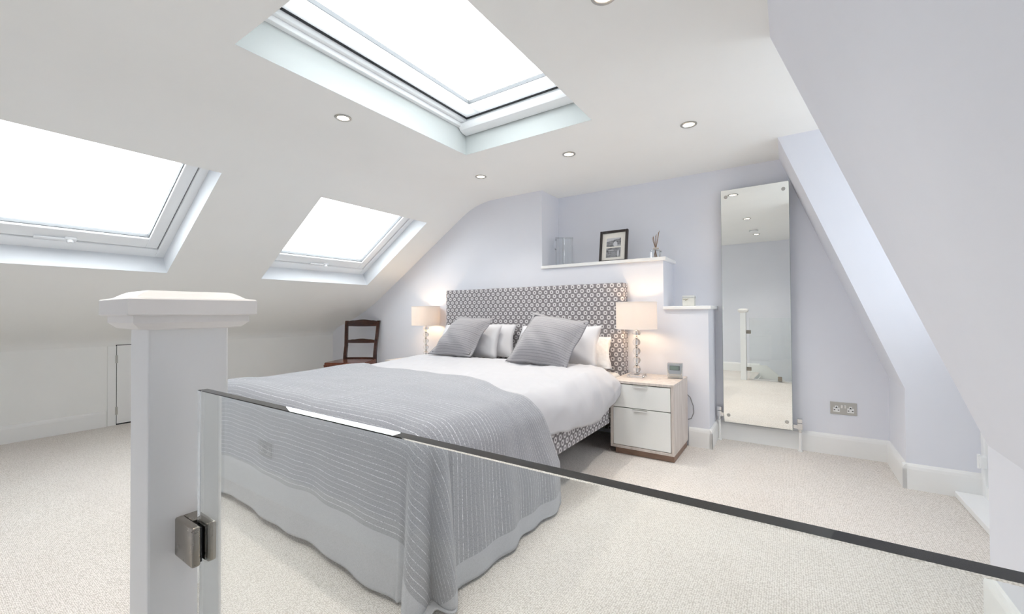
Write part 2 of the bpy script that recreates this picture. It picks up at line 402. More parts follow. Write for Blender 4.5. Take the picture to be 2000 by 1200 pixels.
bm = B()                                   # knee wall (left) with hatch opening filled by door_2
quad(bm, (XK, YF, 0), (XK, YW, 0), (XK, YW, 0.74), (XK, YF, 0.74))
tag(obj('wall_left', bm, MAT['ceiling']), kind='structure')

bm = B()                                   # headboard wall following the slope
prof = [(XK, 0.0)] + [(p.x, p.y) for p in arc2] + [(p.x, p.y) for p in arc] + [(-1.889, ZC), (-1.889, 0.0)]
vs = [bm.verts.new((x, YW, z)) for x, z in prof]; bm.faces.new(vs)
quad(bm, (-1.889, YW, 1.397), (-1.889, YN, 1.397), (-1.889, YN, ZC), (-1.889, YW, ZC))          # niche return
quad(bm, (-1.889, YN, 0), (0.75, YN, 0), (0.75, YN, ZC), (-1.889, YN, ZC))                        # niche back wall
box(bm, (-1.889, YW, 0), (-0.815, YN, 1.397))                                                      # boxing under the shelf
box(bm, (-0.815, YW, 0), (-0.500, YN, 1.016))                                                      # boxing under the ledge
tag(obj('wall_back', bm, MAT['wall']), kind='structure', label='pale lilac grey wall behind the bed with a stepped niche')

bm = B()                                   # right roof slope, knee wall, dormer cheeks
for a, b in ((YF, YD0), (YD1, YN)):
    quad(bm, (XRT, a, ZC), (XRT, b, ZC), (XR, b, ZRK), (XR, a, ZRK))
    quad(bm, (XR, a, ZRK), (XR, b, ZRK), (XR, b, 0), (XR, a, 0))
for y in (YD0, YD1):
    vs = [bm.verts.new(p) for p in ((XRT, y, ZC), (XR, y, ZRK), (XR, y, 0), (XD+0.1, y, 0), (XD+0.1, y, ZC))]
    bm.faces.new(vs if y == YD1 else vs[::-1])
tag(obj('wall_right', bm, MAT['wall']), kind='structure', label='lilac grey sloping wall with a dormer recess on the right')

bm = B(); quad(bm, (XK, YF, -2.4), (XR+0.3, YF, -2.4), (XR+0.3, YF, ZC+0.02), (XK, YF, ZC+0.02))
tag(obj('wall_front', bm, MAT['wall']), kind='structure', label='lilac grey wall across the stairwell')
bm = B()                                   # sides of the stairwell below the floor
x0, x1, y0, y1 = WELL
quad(bm, (x0, y1, -2.4), (x1, y1, -2.4), (x1, y1, 0), (x0, y1, 0)); quad(bm, (x1, y0, -2.4), (x1, y1, -2.4), (x1, y1, 0), (x1, y0, 0))
quad(bm, (x0, y0, -2.4), (x0, y1, -2.4), (x0, y1, 0), (x0, y0, 0)); quad(bm, (x0, y0, -2.4), (x1, y0, -2.4), (x1, y1, -2.4), (x0, y1, -2.4))
tag(obj('wall_stairwell', bm, MAT['ceiling']), kind='structure')
bm = B(); box(bm, (x0-0.03, y1-0.012, -0.22), (x1, y1+0.015, 0.014), 0.004)
tag(obj('trim_1', bm, MAT['white']), kind='structure', label='white edge board along the stairwell')
st = thing('staircase', (0, -0.25, -1.2), 'white stair flight descending in the well behind the glass', 'stairs')
for k in range(5):
    xa = x0 + 0.235*k; zt = -0.2*(k+1)
    bm = B(); box(bm, (xa, y0+0.03, zt-0.04), (min(xa+0.26, x1-0.005), y1-0.03, zt), 0.006); obj('tread', bm, MAT['carpet'], st)
    bm = B(); box(bm, (xa+0.012, y0+0.03, zt-2.0+0.2*k), (xa+0.03, y1-0.03, zt+0.155), 0.0); obj('riser', bm, MAT['stair'], st)
bm = B(); prism(bm, [(x0, y0+0.004, 0.12), (x0+0.1, y0+0.004, 0.12), (x1-0.01, y0+0.004, -0.85), (x1-0.01, y0+0.004, -1.15), (x0, y0+0.004, -0.2)], (0, 0.02, 0)); obj('string_board', bm, MAT['white'], st)

# ---- skirtings
def skirt(name, p0, p1, n, label=None, h=BH, t=0.018):
    p0, p1, n = Vector((*p0, 0)), Vector((*p1, 0)), Vector((*n, 0))
    prof = [(0, 0), (t, 0), (t, h*0.80), (t*0.8, h*0.90), (t*0.45, h*0.965), (0, h)]
    bm = B(); prism(bm, [p0 + n*a + Vector((0, 0, z)) for a, z in prof], p1-p0)
    return tag(obj(name, bm, MAT['white']), kind='structure', label=label)
skirt('baseboard_back', (-0.5, YN), (XR, YN), (0, -1), 'white skirting below the mirror')
skirt('baseboard_ledge_front', (-0.64, YW), (-0.482, YW), (0, -1)); skirt('baseboard_ledge_side', (-0.5, YW-0.018), (-0.5, YN), (1, 0))
skirt('baseboard_return', (XR, YD1-0.018), (XR, YN), (-1, 0)); skirt('baseboard_dormer', (XR-0.018, YD1), (XD-0.04, YD1), (0, -1))
skirt('baseboard_left', (XK, YF), (XK, 1.09), (1, 0)); skirt('baseboard_headboard_wall', (XK, YW), (-1.889, YW), (0, -1))
skirt('baseboard_right', (XR, YF), (XR, YD0), (-1, 0)); skirt('baseboard_front', (XK, YF), (-0.64, YF), (0, 1))

# ---- shelf boards capping the boxing
bm = B(); box(bm, (-1.889, YW-0.022, 1.397), (-0.792, YN, 1.424), 0.003)
tag(obj('wall_shelf', bm, MAT['white']), 'long white shelf board in the niche above the headboard', 'shelf')
bm = B(); box(bm, (-0.815, YW-0.022, 1.016), (-0.478, YN, 1.041), 0.003)
tag(obj('wall_shelf', bm, MAT['white']), 'short white ledge board beside the tall mirror', 'shelf')

# ------------------------------------------------------------------ roof windows
def slope_window(idx, ya, yb, label):
    wl = (WX1-WX0)*nrm
    org = Vector((WX0, ya, zslope(WX0)))
    bas = Matrix(((E1.x, E2.x, E3.x, org.x), (E1.y, E2.y, E3.y, org.y), (E1.z, E2.z, E3.z, org.z), (0, 0, 0, 1)))
    W = yb-ya
    root = thing('window_%d' % idx, org, label, kind='structure')
    bm = B(); ring_frame(bm, (-0.012, -0.012), (W+0.012, wl+0.012), (0.012,)*4, 0.0005, 0.145, 0, bas); obj('reveal', bm, MAT['reveal2'], root)
    f = B(); ring_frame(f, (-0.012, -0.012), (W+0.012, wl+0.012), (0.062, 0.062, 0.095, 0.062), 0.145, 0.235, 0.003, bas); obj('frame', f, MAT['upvc'], root)
    g = B(); ring_frame(g, (0.046, 0.078), (W-0.046, wl-0.046), (0.012,)*4, 0.163, 0.22, 0, bas); obj('gasket', g, MAT['grey_seal'], root)
    s = B(); ring_frame(s, (0.056, 0.088), (W-0.056, wl-0.056), (0.068, 0.068, 0.098, 0.068), 0.155, 0.215, 0.003, bas); sash = obj('sash', s, MAT['upvc'], root)
    b = B(); ring_frame(b, (0.124, 0.186), (W-0.124, wl-0.124), (0.005,)*4, 0.172, 0.20, 0, bas); obj('glazing_bead', b, MAT['grey_seal'], sash)
    st0 = B(); box(st0, (0.126, 0.188, 0.184), (W-0.126, wl-0.126, 0.192)); xform(st0, bas); obj('pane', st0, MAT['pane'], root)
    h = B(); box(h, (W/2-0.115, 0.10, 0.135), (W/2+0.035, 0.118, 0.147), 0.004); box(h, (W/2+0.02, 0.09, 0.135), (W/2+0.075, 0.128, 0.157), 0.006)
    n0 = len(h.verts); lathe(h, [(0.0, -0.016), (0.014, -0.012), (0.017, 0), (0.014, 0.012), (0, 0.016)], (W/2+0.045, 0.108, 0.128), 12)
    xform(h, bas); obj('handle', h, MAT['upvc'], sash, True, 40)
slope_window(1, *WIN[0], 'large white framed roof window in the slope left of the newel post')
slope_window(2, *WIN[1], 'smaller looking white framed roof window in the slope above the wooden chair')

x0, x1, y0, y1 = SKY_O
root = thing('window_3', (x0, y0, ZC), 'big rectangular roof light set deep in the flat ceiling', kind='structure')
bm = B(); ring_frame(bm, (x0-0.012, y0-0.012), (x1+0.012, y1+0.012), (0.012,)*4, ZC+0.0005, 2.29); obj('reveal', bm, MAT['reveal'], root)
bm = B(); ring_frame(bm, (x0-0.012, y0-0.012), (x1+0.012, y1+0.012), (0.04,)*4, 2.29, 2.318, 0.002)
ring_frame(bm, (x0-0.012, y0-0.012), (x1+0.012, y1+0.012), (0.062,)*4, 2.318, 2.44, 0.002); obj('frame', bm, MAT['upvc'], root)
bm = B(); ring_frame(bm, (x0+0.044, y0+0.044), (x1-0.044, y1-0.044), (0.016,)*4, 2.345, 2.42); obj('gasket', bm, MAT['black'], root)
bm = B(); ring_frame(bm, (x0+0.058, y0+0.058), (x1-0.058, y1-0.058), (0.115, 0.115, 0.115, 0.115), 2.352, 2.372, 0.003); sash = obj('sash', bm, MAT['opal'], root)
bm = B(); ring_frame(bm, (x0+0.172, y0+0.172), (x1-0.172, y1-0.172), (0.004,)*4, 2.366, 2.39); obj('glazing_bead', bm, MAT['grey_seal'], sash)
bm = B(); box(bm, (x0+0.174, y0+0.174, 2.384), (x1-0.174, y1-0.174, 2.394)); obj('pane', bm, MAT['pane'], root)
bm = B(); prism(bm, [(x0+0.008, y1-0.004, 2.255), (x0+0.008, y1-0.045, 2.258), (x0+0.008, y1-0.072, 2.270), (x0+0.008, y1-0.084, 2.290), (x0+0.008, y1-0.084, 2.312), (x0+0.008, y1-0.004, 2.312)], (x1-x0-0.016, 0, 0))
obj('blind_cassette', bm, MAT['upvc'], root, True, 35)
bm = B(); lathe(bm, [(0.006, 0), (0.006, 0.03), (0.013, 0.034), (0.013, 0.046), (0, 0.05)], (x0+0.10, y0+0.10, 2.305), 12); obj('catch', bm, MAT['black'], root, True, 40)

# ------------------------------------------------------------------ dormer doors and eaves hatch
root = thing('door_1', (XD, YD0, 0), 'white framed glazed door in the dormer recess', kind='structure')
Mx = Matrix(((0, 0, 1, XD), (1, 0, 0, 0), (0, 1, 0, 0), (0, 0, 0, 1)))
bm = B(); ring_frame(bm, (YD0, 0.03), (YD1, ZC), (0.05, 0.05, 0.06, 0.06), -0.04, 0.05, 0.002, Mx); obj('frame', bm, MAT['upvc'], root)
mid = (YD0+YD1)/2
for a, b in ((YD0+0.05, mid), (mid, YD1-0.05)):
    bm = B(); ring_frame(bm, (a+0.004, 0.094), (b-0.004, ZC-0.064), (0.095, 0.095, 0.85, 0.12), -0.02, 0.035, 0.003, Mx); lf = obj('door_leaf', bm, MAT['upvc'], root)  # solid lower part made tall to let in less dormer daylight
    bm = B(); box(bm, (a+0.09, 0.93, 0.004), (b-0.09, ZC-0.17, 0.012)); xform(bm, Mx); obj('pane', bm, MAT['pane_dimmed'], lf)
for zz in (0.215, 1.05, 1.85):
    bm = B(); box(bm, (XD-0.062, YD1-0.075, zz-0.03), (XD-0.036, YD1-0.035, zz+0.03), 0.003); lathe(bm, [(0.007, zz-0.036), (0.007, zz+0.036)], (XD-0.062, YD1-0.055, 0), 10); obj('hinge', bm, MAT['upvc'], root)
bm = B(); box(bm, (XD-0.145, YD0+0.003, 0.002), (XD+0.05, YD1-0.02, 0.032), 0.004); obj('threshold', bm, MAT['upvc'], root)

root = thing('door_2', (XK, 1.16, 0), 'small white eaves cupboard door in the low left wall', kind='structure')
bm = B(); box(bm, (XK+0.001, 1.10, 0.0), (XK+0.010, 1.157, 0.72)); box(bm, (XK+0.001, 1.843, 0.0), (XK+0.010, 1.90, 0.72)); obj('frame', bm, MAT['white'], root)
bm = B(); box(bm, (XK+0.002, 1.155, 0.0), (XK+0.004, 1.845, 0.73)); obj('shadow_gap', bm, MAT['black'], root)
bm = B(); box(bm, (XK+0.004, 1.1615, 0.012), (XK+0.012, 1.838, 0.724), 0.001); pn = obj('panel', bm, MAT['white'], root)
for zz in (0.13, 0.60):
    bm = B(); box(bm, (XK+0.010, 1.151, zz-0.035), (XK+0.014, 1.168, zz+0.035)); lathe(bm, [(0.005, zz-0.035), (0.005, zz+0.035)], (XK+0.014, 1.158, 0), 10); obj('hinge', bm, MAT['steel'], root)

# ------------------------------------------------------------------ newel post, glass, clamps
PX1, PX0, PY0, PY1 = -0.707, -0.779, 0.191, 0.286
GY0, GY1, GZ, GX0 = 0.2325, 0.2445, 0.8985, -0.667
root = thing('newel_post', ((PX0+PX1)/2, (PY0+PY1)/2, 0), 'white square newel post with a stepped chamfered cap in the left foreground', 'post')
bm = B(); box(bm, (PX0, PY0, 0), (PX1, PY1, 0.99), 0.003); obj('shaft', bm, MAT['white'], root)
bm = B()
def frust(bm, levels):
    rings = []
    for e, z in levels:
        rings.append([bm.verts.new(p) for p in ((PX0-e, PY0-e, z), (PX1+e, PY0-e, z), (PX1+e, PY1+e, z), (PX0-e, PY1+e, z))])
    for a, b in zip(rings, rings[1:]):
        for k in range(4): bm.faces.new((a[k], a[(k+1) % 4], b[(k+1) % 4], b[k]))
    bm.faces.new(rings[0][::-1]); bm.faces.new(rings[-1]); bmesh.ops.recalc_face_normals(bm, faces=bm.faces)
frust(bm, [(0.0, 0.980), (0.012, 0.982), (0.020, 0.990), (0.020, 1.001)]); obj('cap_moulding', bm, MAT['cap'], root)
bm = B(); frust(bm, [(0.026, 0.9995), (0.0275, 1.001), (0.0275, 1.0205), (0.026, 1.0222), (0.016, 1.0240), (0.009, 1.0290), (0.004, 1.0318), (0.0, 1.0330)]); obj('cap', bm, MAT['cap'], root)

bm = B(); box(bm, (GX0, GY0, 0.03), (0.509, GY1, GZ), 0.0008, 1)
gl = obj('glass_balustrade', bm, MAT['balustrade']); tag(gl, 'clear greenish glass balustrade panel running across the foreground', 'balustrade')

def clamp(z, label):
    root = thing('glass_clamp', (PX1, (GY0+GY1)/2, z), label, 'clamp', 'glass clamps on the newel post')
    h = 0.026
    bm = B(); box(bm, (PX1, GY0-0.002, z-h+0.001), (-0.676, GY1+0.002, z+h-0.001)); obj('body', bm, MAT['nickel'], root)
    for nm, a, b in (('jaw', GY0-0.0125, GY0-0.002), ('jaw', GY1+0.002, GY1+0.0125)):
        bm = B(); box(bm, (PX1, a, z-h), (-0.648, b, z+h), 0.003, 3); obj(nm, bm, MAT['nickel'], root, True, 40)
    for a, b in ((GY0-0.002, GY0), (GY1, GY1+0.002)):
        bm = B(); box(bm, (-0.675, a, z-h+0.004), (-0.651, b, z+h-0.004)); obj('gasket', bm, MAT['black'], root)
clamp(0.696, 'square brushed nickel glass clamp on the newel post')
clamp(0.16, 'low square glass clamp near the foot of the newel post')
for i, xx in enumerate((-0.30, 0.10)):
    root = thing('floor_clamp', (xx, (GY0+GY1)/2, 0.0), ('left' if i == 0 else 'right')+' metal clamp holding the bottom of the glass at the stairwell edge', 'clamp', 'floor clamps of the glass')
    bm = B(); box(bm, (xx-0.025, GY0-0.012, 0.014), (xx+0.025, GY1+0.012, 0.03), 0.002); obj('base', bm, MAT['nickel'], root)
    for a, b in ((GY0-0.012, GY0), (GY1, GY1+0.012)):
        bm = B(); box(bm, (xx-0.025, a, 0.03), (xx+0.025, b, 0.075), 0.003); obj('jaw', bm, MAT['nickel'], root)

# ------------------------------------------------------------------ bed
BX0, BX1, BY0, BY1 = -2.965, -1.088, 1.16, 3.21
root = thing('bed', ((BX0+BX1)/2, (BY0+BY1)/2, 0), 'king size bed upholstered in grey ring patterned fabric', 'bed')
bm = B(); box(bm, (BX0, BY0, 0.20), (BX1, BY1, 0.385), 0.012); obj('base', bm, MAT['bedfab'], root)
bm = B(); box(bm, (-2.972, 3.212, 0.06), (-1.092, 3.322, 1.232), 0.012, 3); obj('headboard', bm, MAT['bedfab'], root)
bm = B(); box(bm, (BX0+0.02, BY0+0.01, 0.385), (BX1-0.02, BY1-0.002, 0.525), 0.04, 3); obj('mattress', bm, MAT['mattress'], root, True, 60)
for x in (BX0+0.3, BX1-0.3):
    for y in (BY0+0.1, BY1-0.35):
        bm = B(); lathe(bm, [(0.02, 0), (0.028, 0.2)], (x, y, 0), 14); obj('leg', bm, MAT['plinth'], root)

def drape_point(p, q, R, rho, re, ztop, flare, zf=0.012, fold=None, bulge=None):
    x0, x1, y0, y1 = R
    cx = min(max(p, x0+rho), x1-rho); cyy = max(q, y0+rho)
    vx, vy = p-cx, q-cyy; L = sqrt(vx*vx+vy*vy)
    d = L-rho if L > 1e-9 else -rho
    zt = ztop(p, q); tt = d+re
    if tt <= 0 or L < 1e-9: return Vector((p, q, zt)), 0.0
    nx, ny = vx/L, vy/L
    if tt < re*pi/2: off = re*sin(tt/re); drop = re*(1-cos(tt/re))
    else: drop = re + tt - re*pi/2; off = re
    off += flare*drop
    if bulge: off += bulge(p, q, drop)
    if fold: off += fold(p, q, nx, ny, drop)
    z = zt - drop; 
    if z < zf:
        ex = zf-z; z = zf + 0.006*(1-math.exp(-ex*20)); off += ex*0.35
    bx, by = cx + nx*(rho-re), cyy + ny*(rho-re)
    return Vector((bx+nx*off, by+ny*off, z)), drop
def grid_mesh(nu, nv, fn, uvfn=None, matfn=None):
    bm = B(); uvl = bm.loops.layers.uv.new('UVMap'); V = [[bm.verts.new(fn(i/nu, j/nv)) for j in range(nv+1)] for i in range(nu+1)]
    for i in range(nu):
        for j in range(nv):
            f = bm.faces.new((V[i][j], V[i+1][j], V[i+1][j+1], V[i][j+1]))
            if uvfn:
                for l, (a, b) in zip(f.loops, ((i, j), (i+1, j), (i+1, j+1), (i, j+1))): l[uvl].uv = uvfn(a/nu, b/nv)
            if matfn: f.material_index = matfn((i+0.5)/nu, (j+0.5)/nv)
    return bm
def nz(x, y, s, k=0): return noise.noise(Vector((x*s, y*s, k)))
BR = (-2.985, -1.045, 1.055, 3.6)
def duvet_top(x, y):
    e = min(1, max(0, (min(x-BR[0], BR[1]-x))/0.35)); z = 0.566 + 0.025*sqrt(e); k = max(0, min(1, (y-2.15)/0.6)); z += 0.020*k*k*(3-2*k)
    z += 0.010*nz(x, y, 2.3, 1) + 0.006*nz(x, y, 6, 2)
    z += 0.012*math.exp(-((y-2.75)/0.12)**2)
    if y > 2.78: z -= 0.05*((y-2.78)/0.14)**2
    return z
def duvet_over(q):
    s = max(0.0, min(1.0, (q-1.85)/0.75)); v = 0.165 + 0.075*s
    if q > 2.60: v -= 0.16*((q-2.60)/0.30)**2
    return v + 0.012*nz(q, 0, 9, 4)
QD0, QD1 = 1.10, 2.865
def duvet_pq(a, b):
    q = QD0 + (QD1-QD0)*b; o = duvet_over(q); p = (BR[0]-0.27) + (BR[1]+o-BR[0]+0.27)*a; return p, q
def dv_bulge(p, q, drop):
    k = max(0.0, min(1.0, (q-1.86)/0.25)); s = sin(min(1, drop/0.30)*pi)
    side = 1 if p > -2 else 0.3
    return side*k*(0.040*s + 0.012*nz(p, q, 9, 7)*min(1, drop/0.1))
def duvet_fn(a, b):
    p, q = duvet_pq(a, b)
    v, d = drape_point(p, q, (BR[0], BR[1], 1.125, 3.6), 0.10, 0.09, duvet_top, 0.0, 0.25, None, dv_bulge)
    v.z += 0.004*nz(p*2.5+q, q*0.8, 9, 3)
    # soft creases running to the edge
    if q > 1.8: v.z += 0.006*sin(9*q+6*p+4*nz(p, q, 3, 8))*min(1, max(0, (p+1.75)/0.4))
    if q > 1.7:
        cr = 0.0
        for k_, (ax, ay, sc_) in enumerate(((1.0, 0.35, 3.2), (0.55, -0.8, 4.1), (0.9, 0.9, 6.5))):
            cr += (1-abs(nz(p*ax+q*ay, (q*ax-p*ay)*0.35, sc_, 20+k_)))**7*(0.011, 0.010, 0.005)[k_]
        f_ = max(0.15, min(1, (p+2.2)/1.0)); n_ = max(0, min(1, d/0.1))
        v.z += cr*f_*(1-0.6*n_); v.x += cr*n_*0.9*(1 if p > -2 else -1)
    return v
bm = grid_mesh(170, 140, duvet_fn)
du = obj('duvet', bm, MAT['duvet'], smooth=True); tag(du, 'plump white cotton duvet spread over the bed', 'duvet')
md = du.modifiers.new('thickness', 'SOLIDIFY'); md.thickness = 0.03; md.offset = -1

# throw
TP0, TP1, TQ0, TQ1 = BR[0]-0.52, BR[1]+0.545, BR[2]-0.545, 1.985
def thr_top(x, y):
    return duvet_top(x, y) + 0.012 + 0.004*nz(x, y, 5, 9)
def thr_fold(p, q, nx, ny, drop):
    k = min(1, drop/0.5)
    if nx > 0.02 and ny < -0.02:                       # right front corner: deep gathered folds
        th = atan2(-ny, nx)                            # 0 right side .. pi/2 foot
        s = min(1, sin(2*th)*1.3)
        return k*s*(0.045 + 0.055*sin(8.6*th-0.7))
    if abs(nx) < 0.1:                                  # foot
        return k*(0.008*sin(9*p+1.0) + 0.005*sin(23*p) + 0.010)
    return k*(0.010*sin(14*q+0.5) + 0.008*sin(31*q)) + 0.012*min(1, drop/0.1)
def throw_pq(a, b): return TP0 + (TP1-TP0)*a, TQ0 + (TQ1-TQ0)*b
def throw_fn(a, b):
    p, q = throw_pq(a, b)
    v, d = drape_point(p, q, (BR[0]-0.012, BR[1]+0.014, BR[2]-0.014, 3.6), 0.11, 0.095, thr_top, 0.05, 0.012, thr_fold)
    # cloth rests on the bed: slightly askew at the foot and along its top edge
    wf = min(1, max(0, (1.4-v.y)/0.35)); v.y += wf*(0.075*((BR[1]-v.x)/1.9) - 0.03)
    wt = min(1, max(0, (q-1.35)/0.6)); wt = wt*wt*(3-2*wt); pl = max(0, min(1, (-2.35-p)/0.65)); pr = max(0, min(1, (p+1.75)/0.65))
    v.y += wt*(0.22*pl*pl - 0.27*pr*pr*(3-2*pr) + 0.20*max(0, min(1, d/0.35)) + 0.02)
    return v
HB = 0.085; HBF = 0.20
def throw_mat(a, b):
    p, q = throw_pq(a, b); return 1 if (p > TP1-HB or p < TP0+HB or q < TQ0+HBF) else 0
def throw_uv(a, b):
    p, q = throw_pq(a, b); return (p+4, q)
bm = grid_mesh(220, 150, throw_fn, throw_uv, throw_mat)
th = obj('bed_throw', bm, [MAT['throw'], MAT['hem']], smooth=True); tag(th, 'grey woven striped throw with plain border draped over the foot of the bed', 'throw')
md = th.modifiers.new('thickness', 'SOLIDIFY'); md.thickness = 0.006; md.offset = 1

# pillows and cushions
def pillow(name, c, thick, mat, label, cat, group, flange=0.0, n=28, sag=0.0, nscale=0.02, parts=True):
    c00, c10, c11, c01 = [Vector(x) for x in c]
    nrm_ = (c11-c00).cross(c01-c10).normalized()
    if nrm_.y > 0: nrm_ = -nrm_
    W_, H_ = (c10-c00).length, (c01-c00).length
    bm = B(); uvl = bm.loops.layers.uv.new('UVMap')
    def P(i, j, side):
        u, v = -1+2*i/n, -1+2*j/n
        uu = u*(1-0.055*(1-v*v)); vv = v*(1-0.05*(1-u*u))
        base = (c00*(1-uu)*(1-vv)+c10*(1+uu)*(1-vv)+c11*(1+uu)*(1+vv)+c01*(1-uu)*(1+vv))/4
        fu = min(1, abs(u)/(1-flange)); fv = min(1, abs(v)/(1-flange))
        w_ = max(0, (1-fu**2.4))**0.55*max(0, (1-fv**2.4))**0.55
        k = thick*w_*(0.62 if side > 0 else 0.38) + (0.003 if flange else 0.0008)
        cr = nscale*nz(base.x*1.3+v*0.3, base.z*1.2+u*0.2, 5, side)*w_
        d = base + nrm_*(k*side + cr*side) + Vector((0, 0, -sag*w_*(1-v)*0.5))
        if flange and (fu >= 1 or fv >= 1): d += nrm_*0.008*sin(7*u+5*v+c00.x*9)
        return d
    Vf = [[bm.verts.new(P(i, j, 1)) for j in range(n+1)] for i in range(n+1)]
    Vb = [[(Vf[i][j] if i in (0, n) or j in (0, n) else bm.verts.new(P(i, j, -1))) for j in range(n+1)] for i in range(n+1)]
    for i in range(n):
        for j in range(n):
            for V, o_ in ((Vf, 1), (Vb, -1)):
                q = [(i, j), (i+1, j), (i+1, j+1), (i, j+1)]
                if o_ < 0: q = q[::-1]
                f = bm.faces.new([V[a][b] for a, b in q])
                for l, (a, b) in zip(f.loops, q): l[uvl].uv = (W_*a/n, H_*b/n)
    bmesh.ops.recalc_face_normals(bm, faces=bm.faces)
    o = obj(name, bm, mat, smooth=True)
    if name == 'cushion':
        e = 1-flange*0.96; pts = []
        def Q(u, v): return P(n*(u+1)/2, n*(v+1)/2, 1) + nrm_*0.002
        for k in range(25): pts.append(Q(-e+2*e*k/24, -e))
        for k in range(1, 25): pts.append(Q(e, -e+2*e*k/24))
        for k in range(1, 25): pts.append(Q(e-2*e*k/24, e))
        for k in range(1, 25): pts.append(Q(-e, e-2*e*k/24))
        bs = B(); tube(bs, pts, 0.0034, 6); obj('piping', bs, MAT['piping'], o, True)
    return tag(o, label, cat, group)
pillow('pillow', [(-2.86, 3.06, 0.60), (-2.03, 3.06, 0.60), (-2.07, 3.175, 0.895), (-2.83, 3.175, 0.895)], 0.14, MAT['pillow'], 'white pillow on the left half, rearmost against the headboard', 'pillow', 'white pillows', 0.05)
pillow('pillow', [(-2.86, 2.93, 0.60), (-2.12, 2.93, 0.60), (-2.15, 3.06, 0.885), (-2.83, 3.06, 0.885)], 0.16, MAT['pillow'], 'white pillow on the left half, just behind the grey cushion', 'pillow', 'white pillows', 0.0)
pillow('pillow', [(-1.95, 3.08, 0.56), (-1.13, 3.06, 0.56), (-1.175, 3.17, 0.80), (-1.93, 3.175, 0.85)], 0.14, MAT['pillow_p'], 'white pillow with pale print, rearmost on the right half', 'pillow', 'white pillows', 0.06)
pillow('pillow', [(-1.97, 2.93, 0.60), (-1.20, 2.93, 0.585), (-1.205, 3.05, 0.895), (-1.95, 3.07, 0.885)], 0.16, MAT['pillow'], 'white pillow on the right half, just behind the grey cushion', 'pillow', 'white pillows', 0.05)
pillow('cushion', [(-2.71, 2.70, 0.628), (-2.225, 2.705, 0.622), (-2.145, 2.92, 0.955), (-2.555, 2.93, 0.97)], 0.17, MAT['cushion'], 'grey striped square cushion on the left half of the bed', 'cushion', 'grey cushions', 0.12)
pillow('cushion', [(-1.815, 2.615, 0.628), (-1.295, 2.60, 0.605), (-1.205, 2.83, 0.93), (-1.69, 2.84, 1.00)], 0.18, MAT['cushion'], 'grey striped square cushion on the right half of the bed', 'cushion', 'grey cushions', 0.12)

# ------------------------------------------------------------------ bedside cabinets
def nightstand(x0, x1, y0, y1, label):
    z0, z1 = 0.045, 0.515; t = 0.018
    root = thing('bedside_cabinet', ((x0+x1)/2, (y0+y1)/2, 0), label, 'cabinet', 'bedside cabinets')
    bm = B()
    box(bm, (x0, y0, z1-t), (x1, y1, z1), 0.0015, 1); box(bm, (x0, y0, z0), (x1, y1, z0+t), 0.0015, 1)
    box(bm, (x0, y0, z0+t), (x0+t, y1, z1-t), 0.001, 1); box(bm, (x1-t, y0, z0+t), (x1, y1, z1-t), 0.001, 1)
    box(bm, (x0+t, y1-0.01, z0+t), (x1-t, y1, z1-t)); obj('carcass', bm, MAT['ns_wood'], root)
    bm = B(); box(bm, (x0+t, y0+0.02, z0+t), (x1-t, y0+0.024, z1-t)); obj('drawer_gap', bm, MAT['black'], root)
    bm = B(); box(bm, (x0+0.03, y0+0.02, 0.002), (x1-0.004, y1-0.02, z0)); obj('plinth', bm, MAT['plinth'], root)
    zs = z0 + t + (z1-z0-2*t)*0.615
    for a, b in ((z0+t+0.004, zs-0.003), (zs+0.003, z1-t-0.006)):
        bm = B(); box(bm, (x0+t+0.003, y0+0.002, a), (x1-t-0.003, y0+0.02, b), 0.0015, 1); dr = obj('drawer', bm, MAT['ns_front'], root)
        cx = (x0+x1)/2 - 0.005
        bm = B(); box(bm, (cx-0.05, y0-0.012, b-0.002), (cx+0.05, y0+0.016, b+0.001)); box(bm, (cx-0.05, y0-0.012, b-0.014), (cx+0.05, y0-0.0105, b+0.001)); obj('handle', bm, MAT['lip'], dr)
nightstand(-1.078, -0.645, 2.866, 3.308, 'pale oak bedside cabinet with two white drawers beside the mirror')
nightstand(-3.535, -3.085, 2.89, 3.308, 'pale oak bedside cabinet half hidden behind the bed next to the chair')

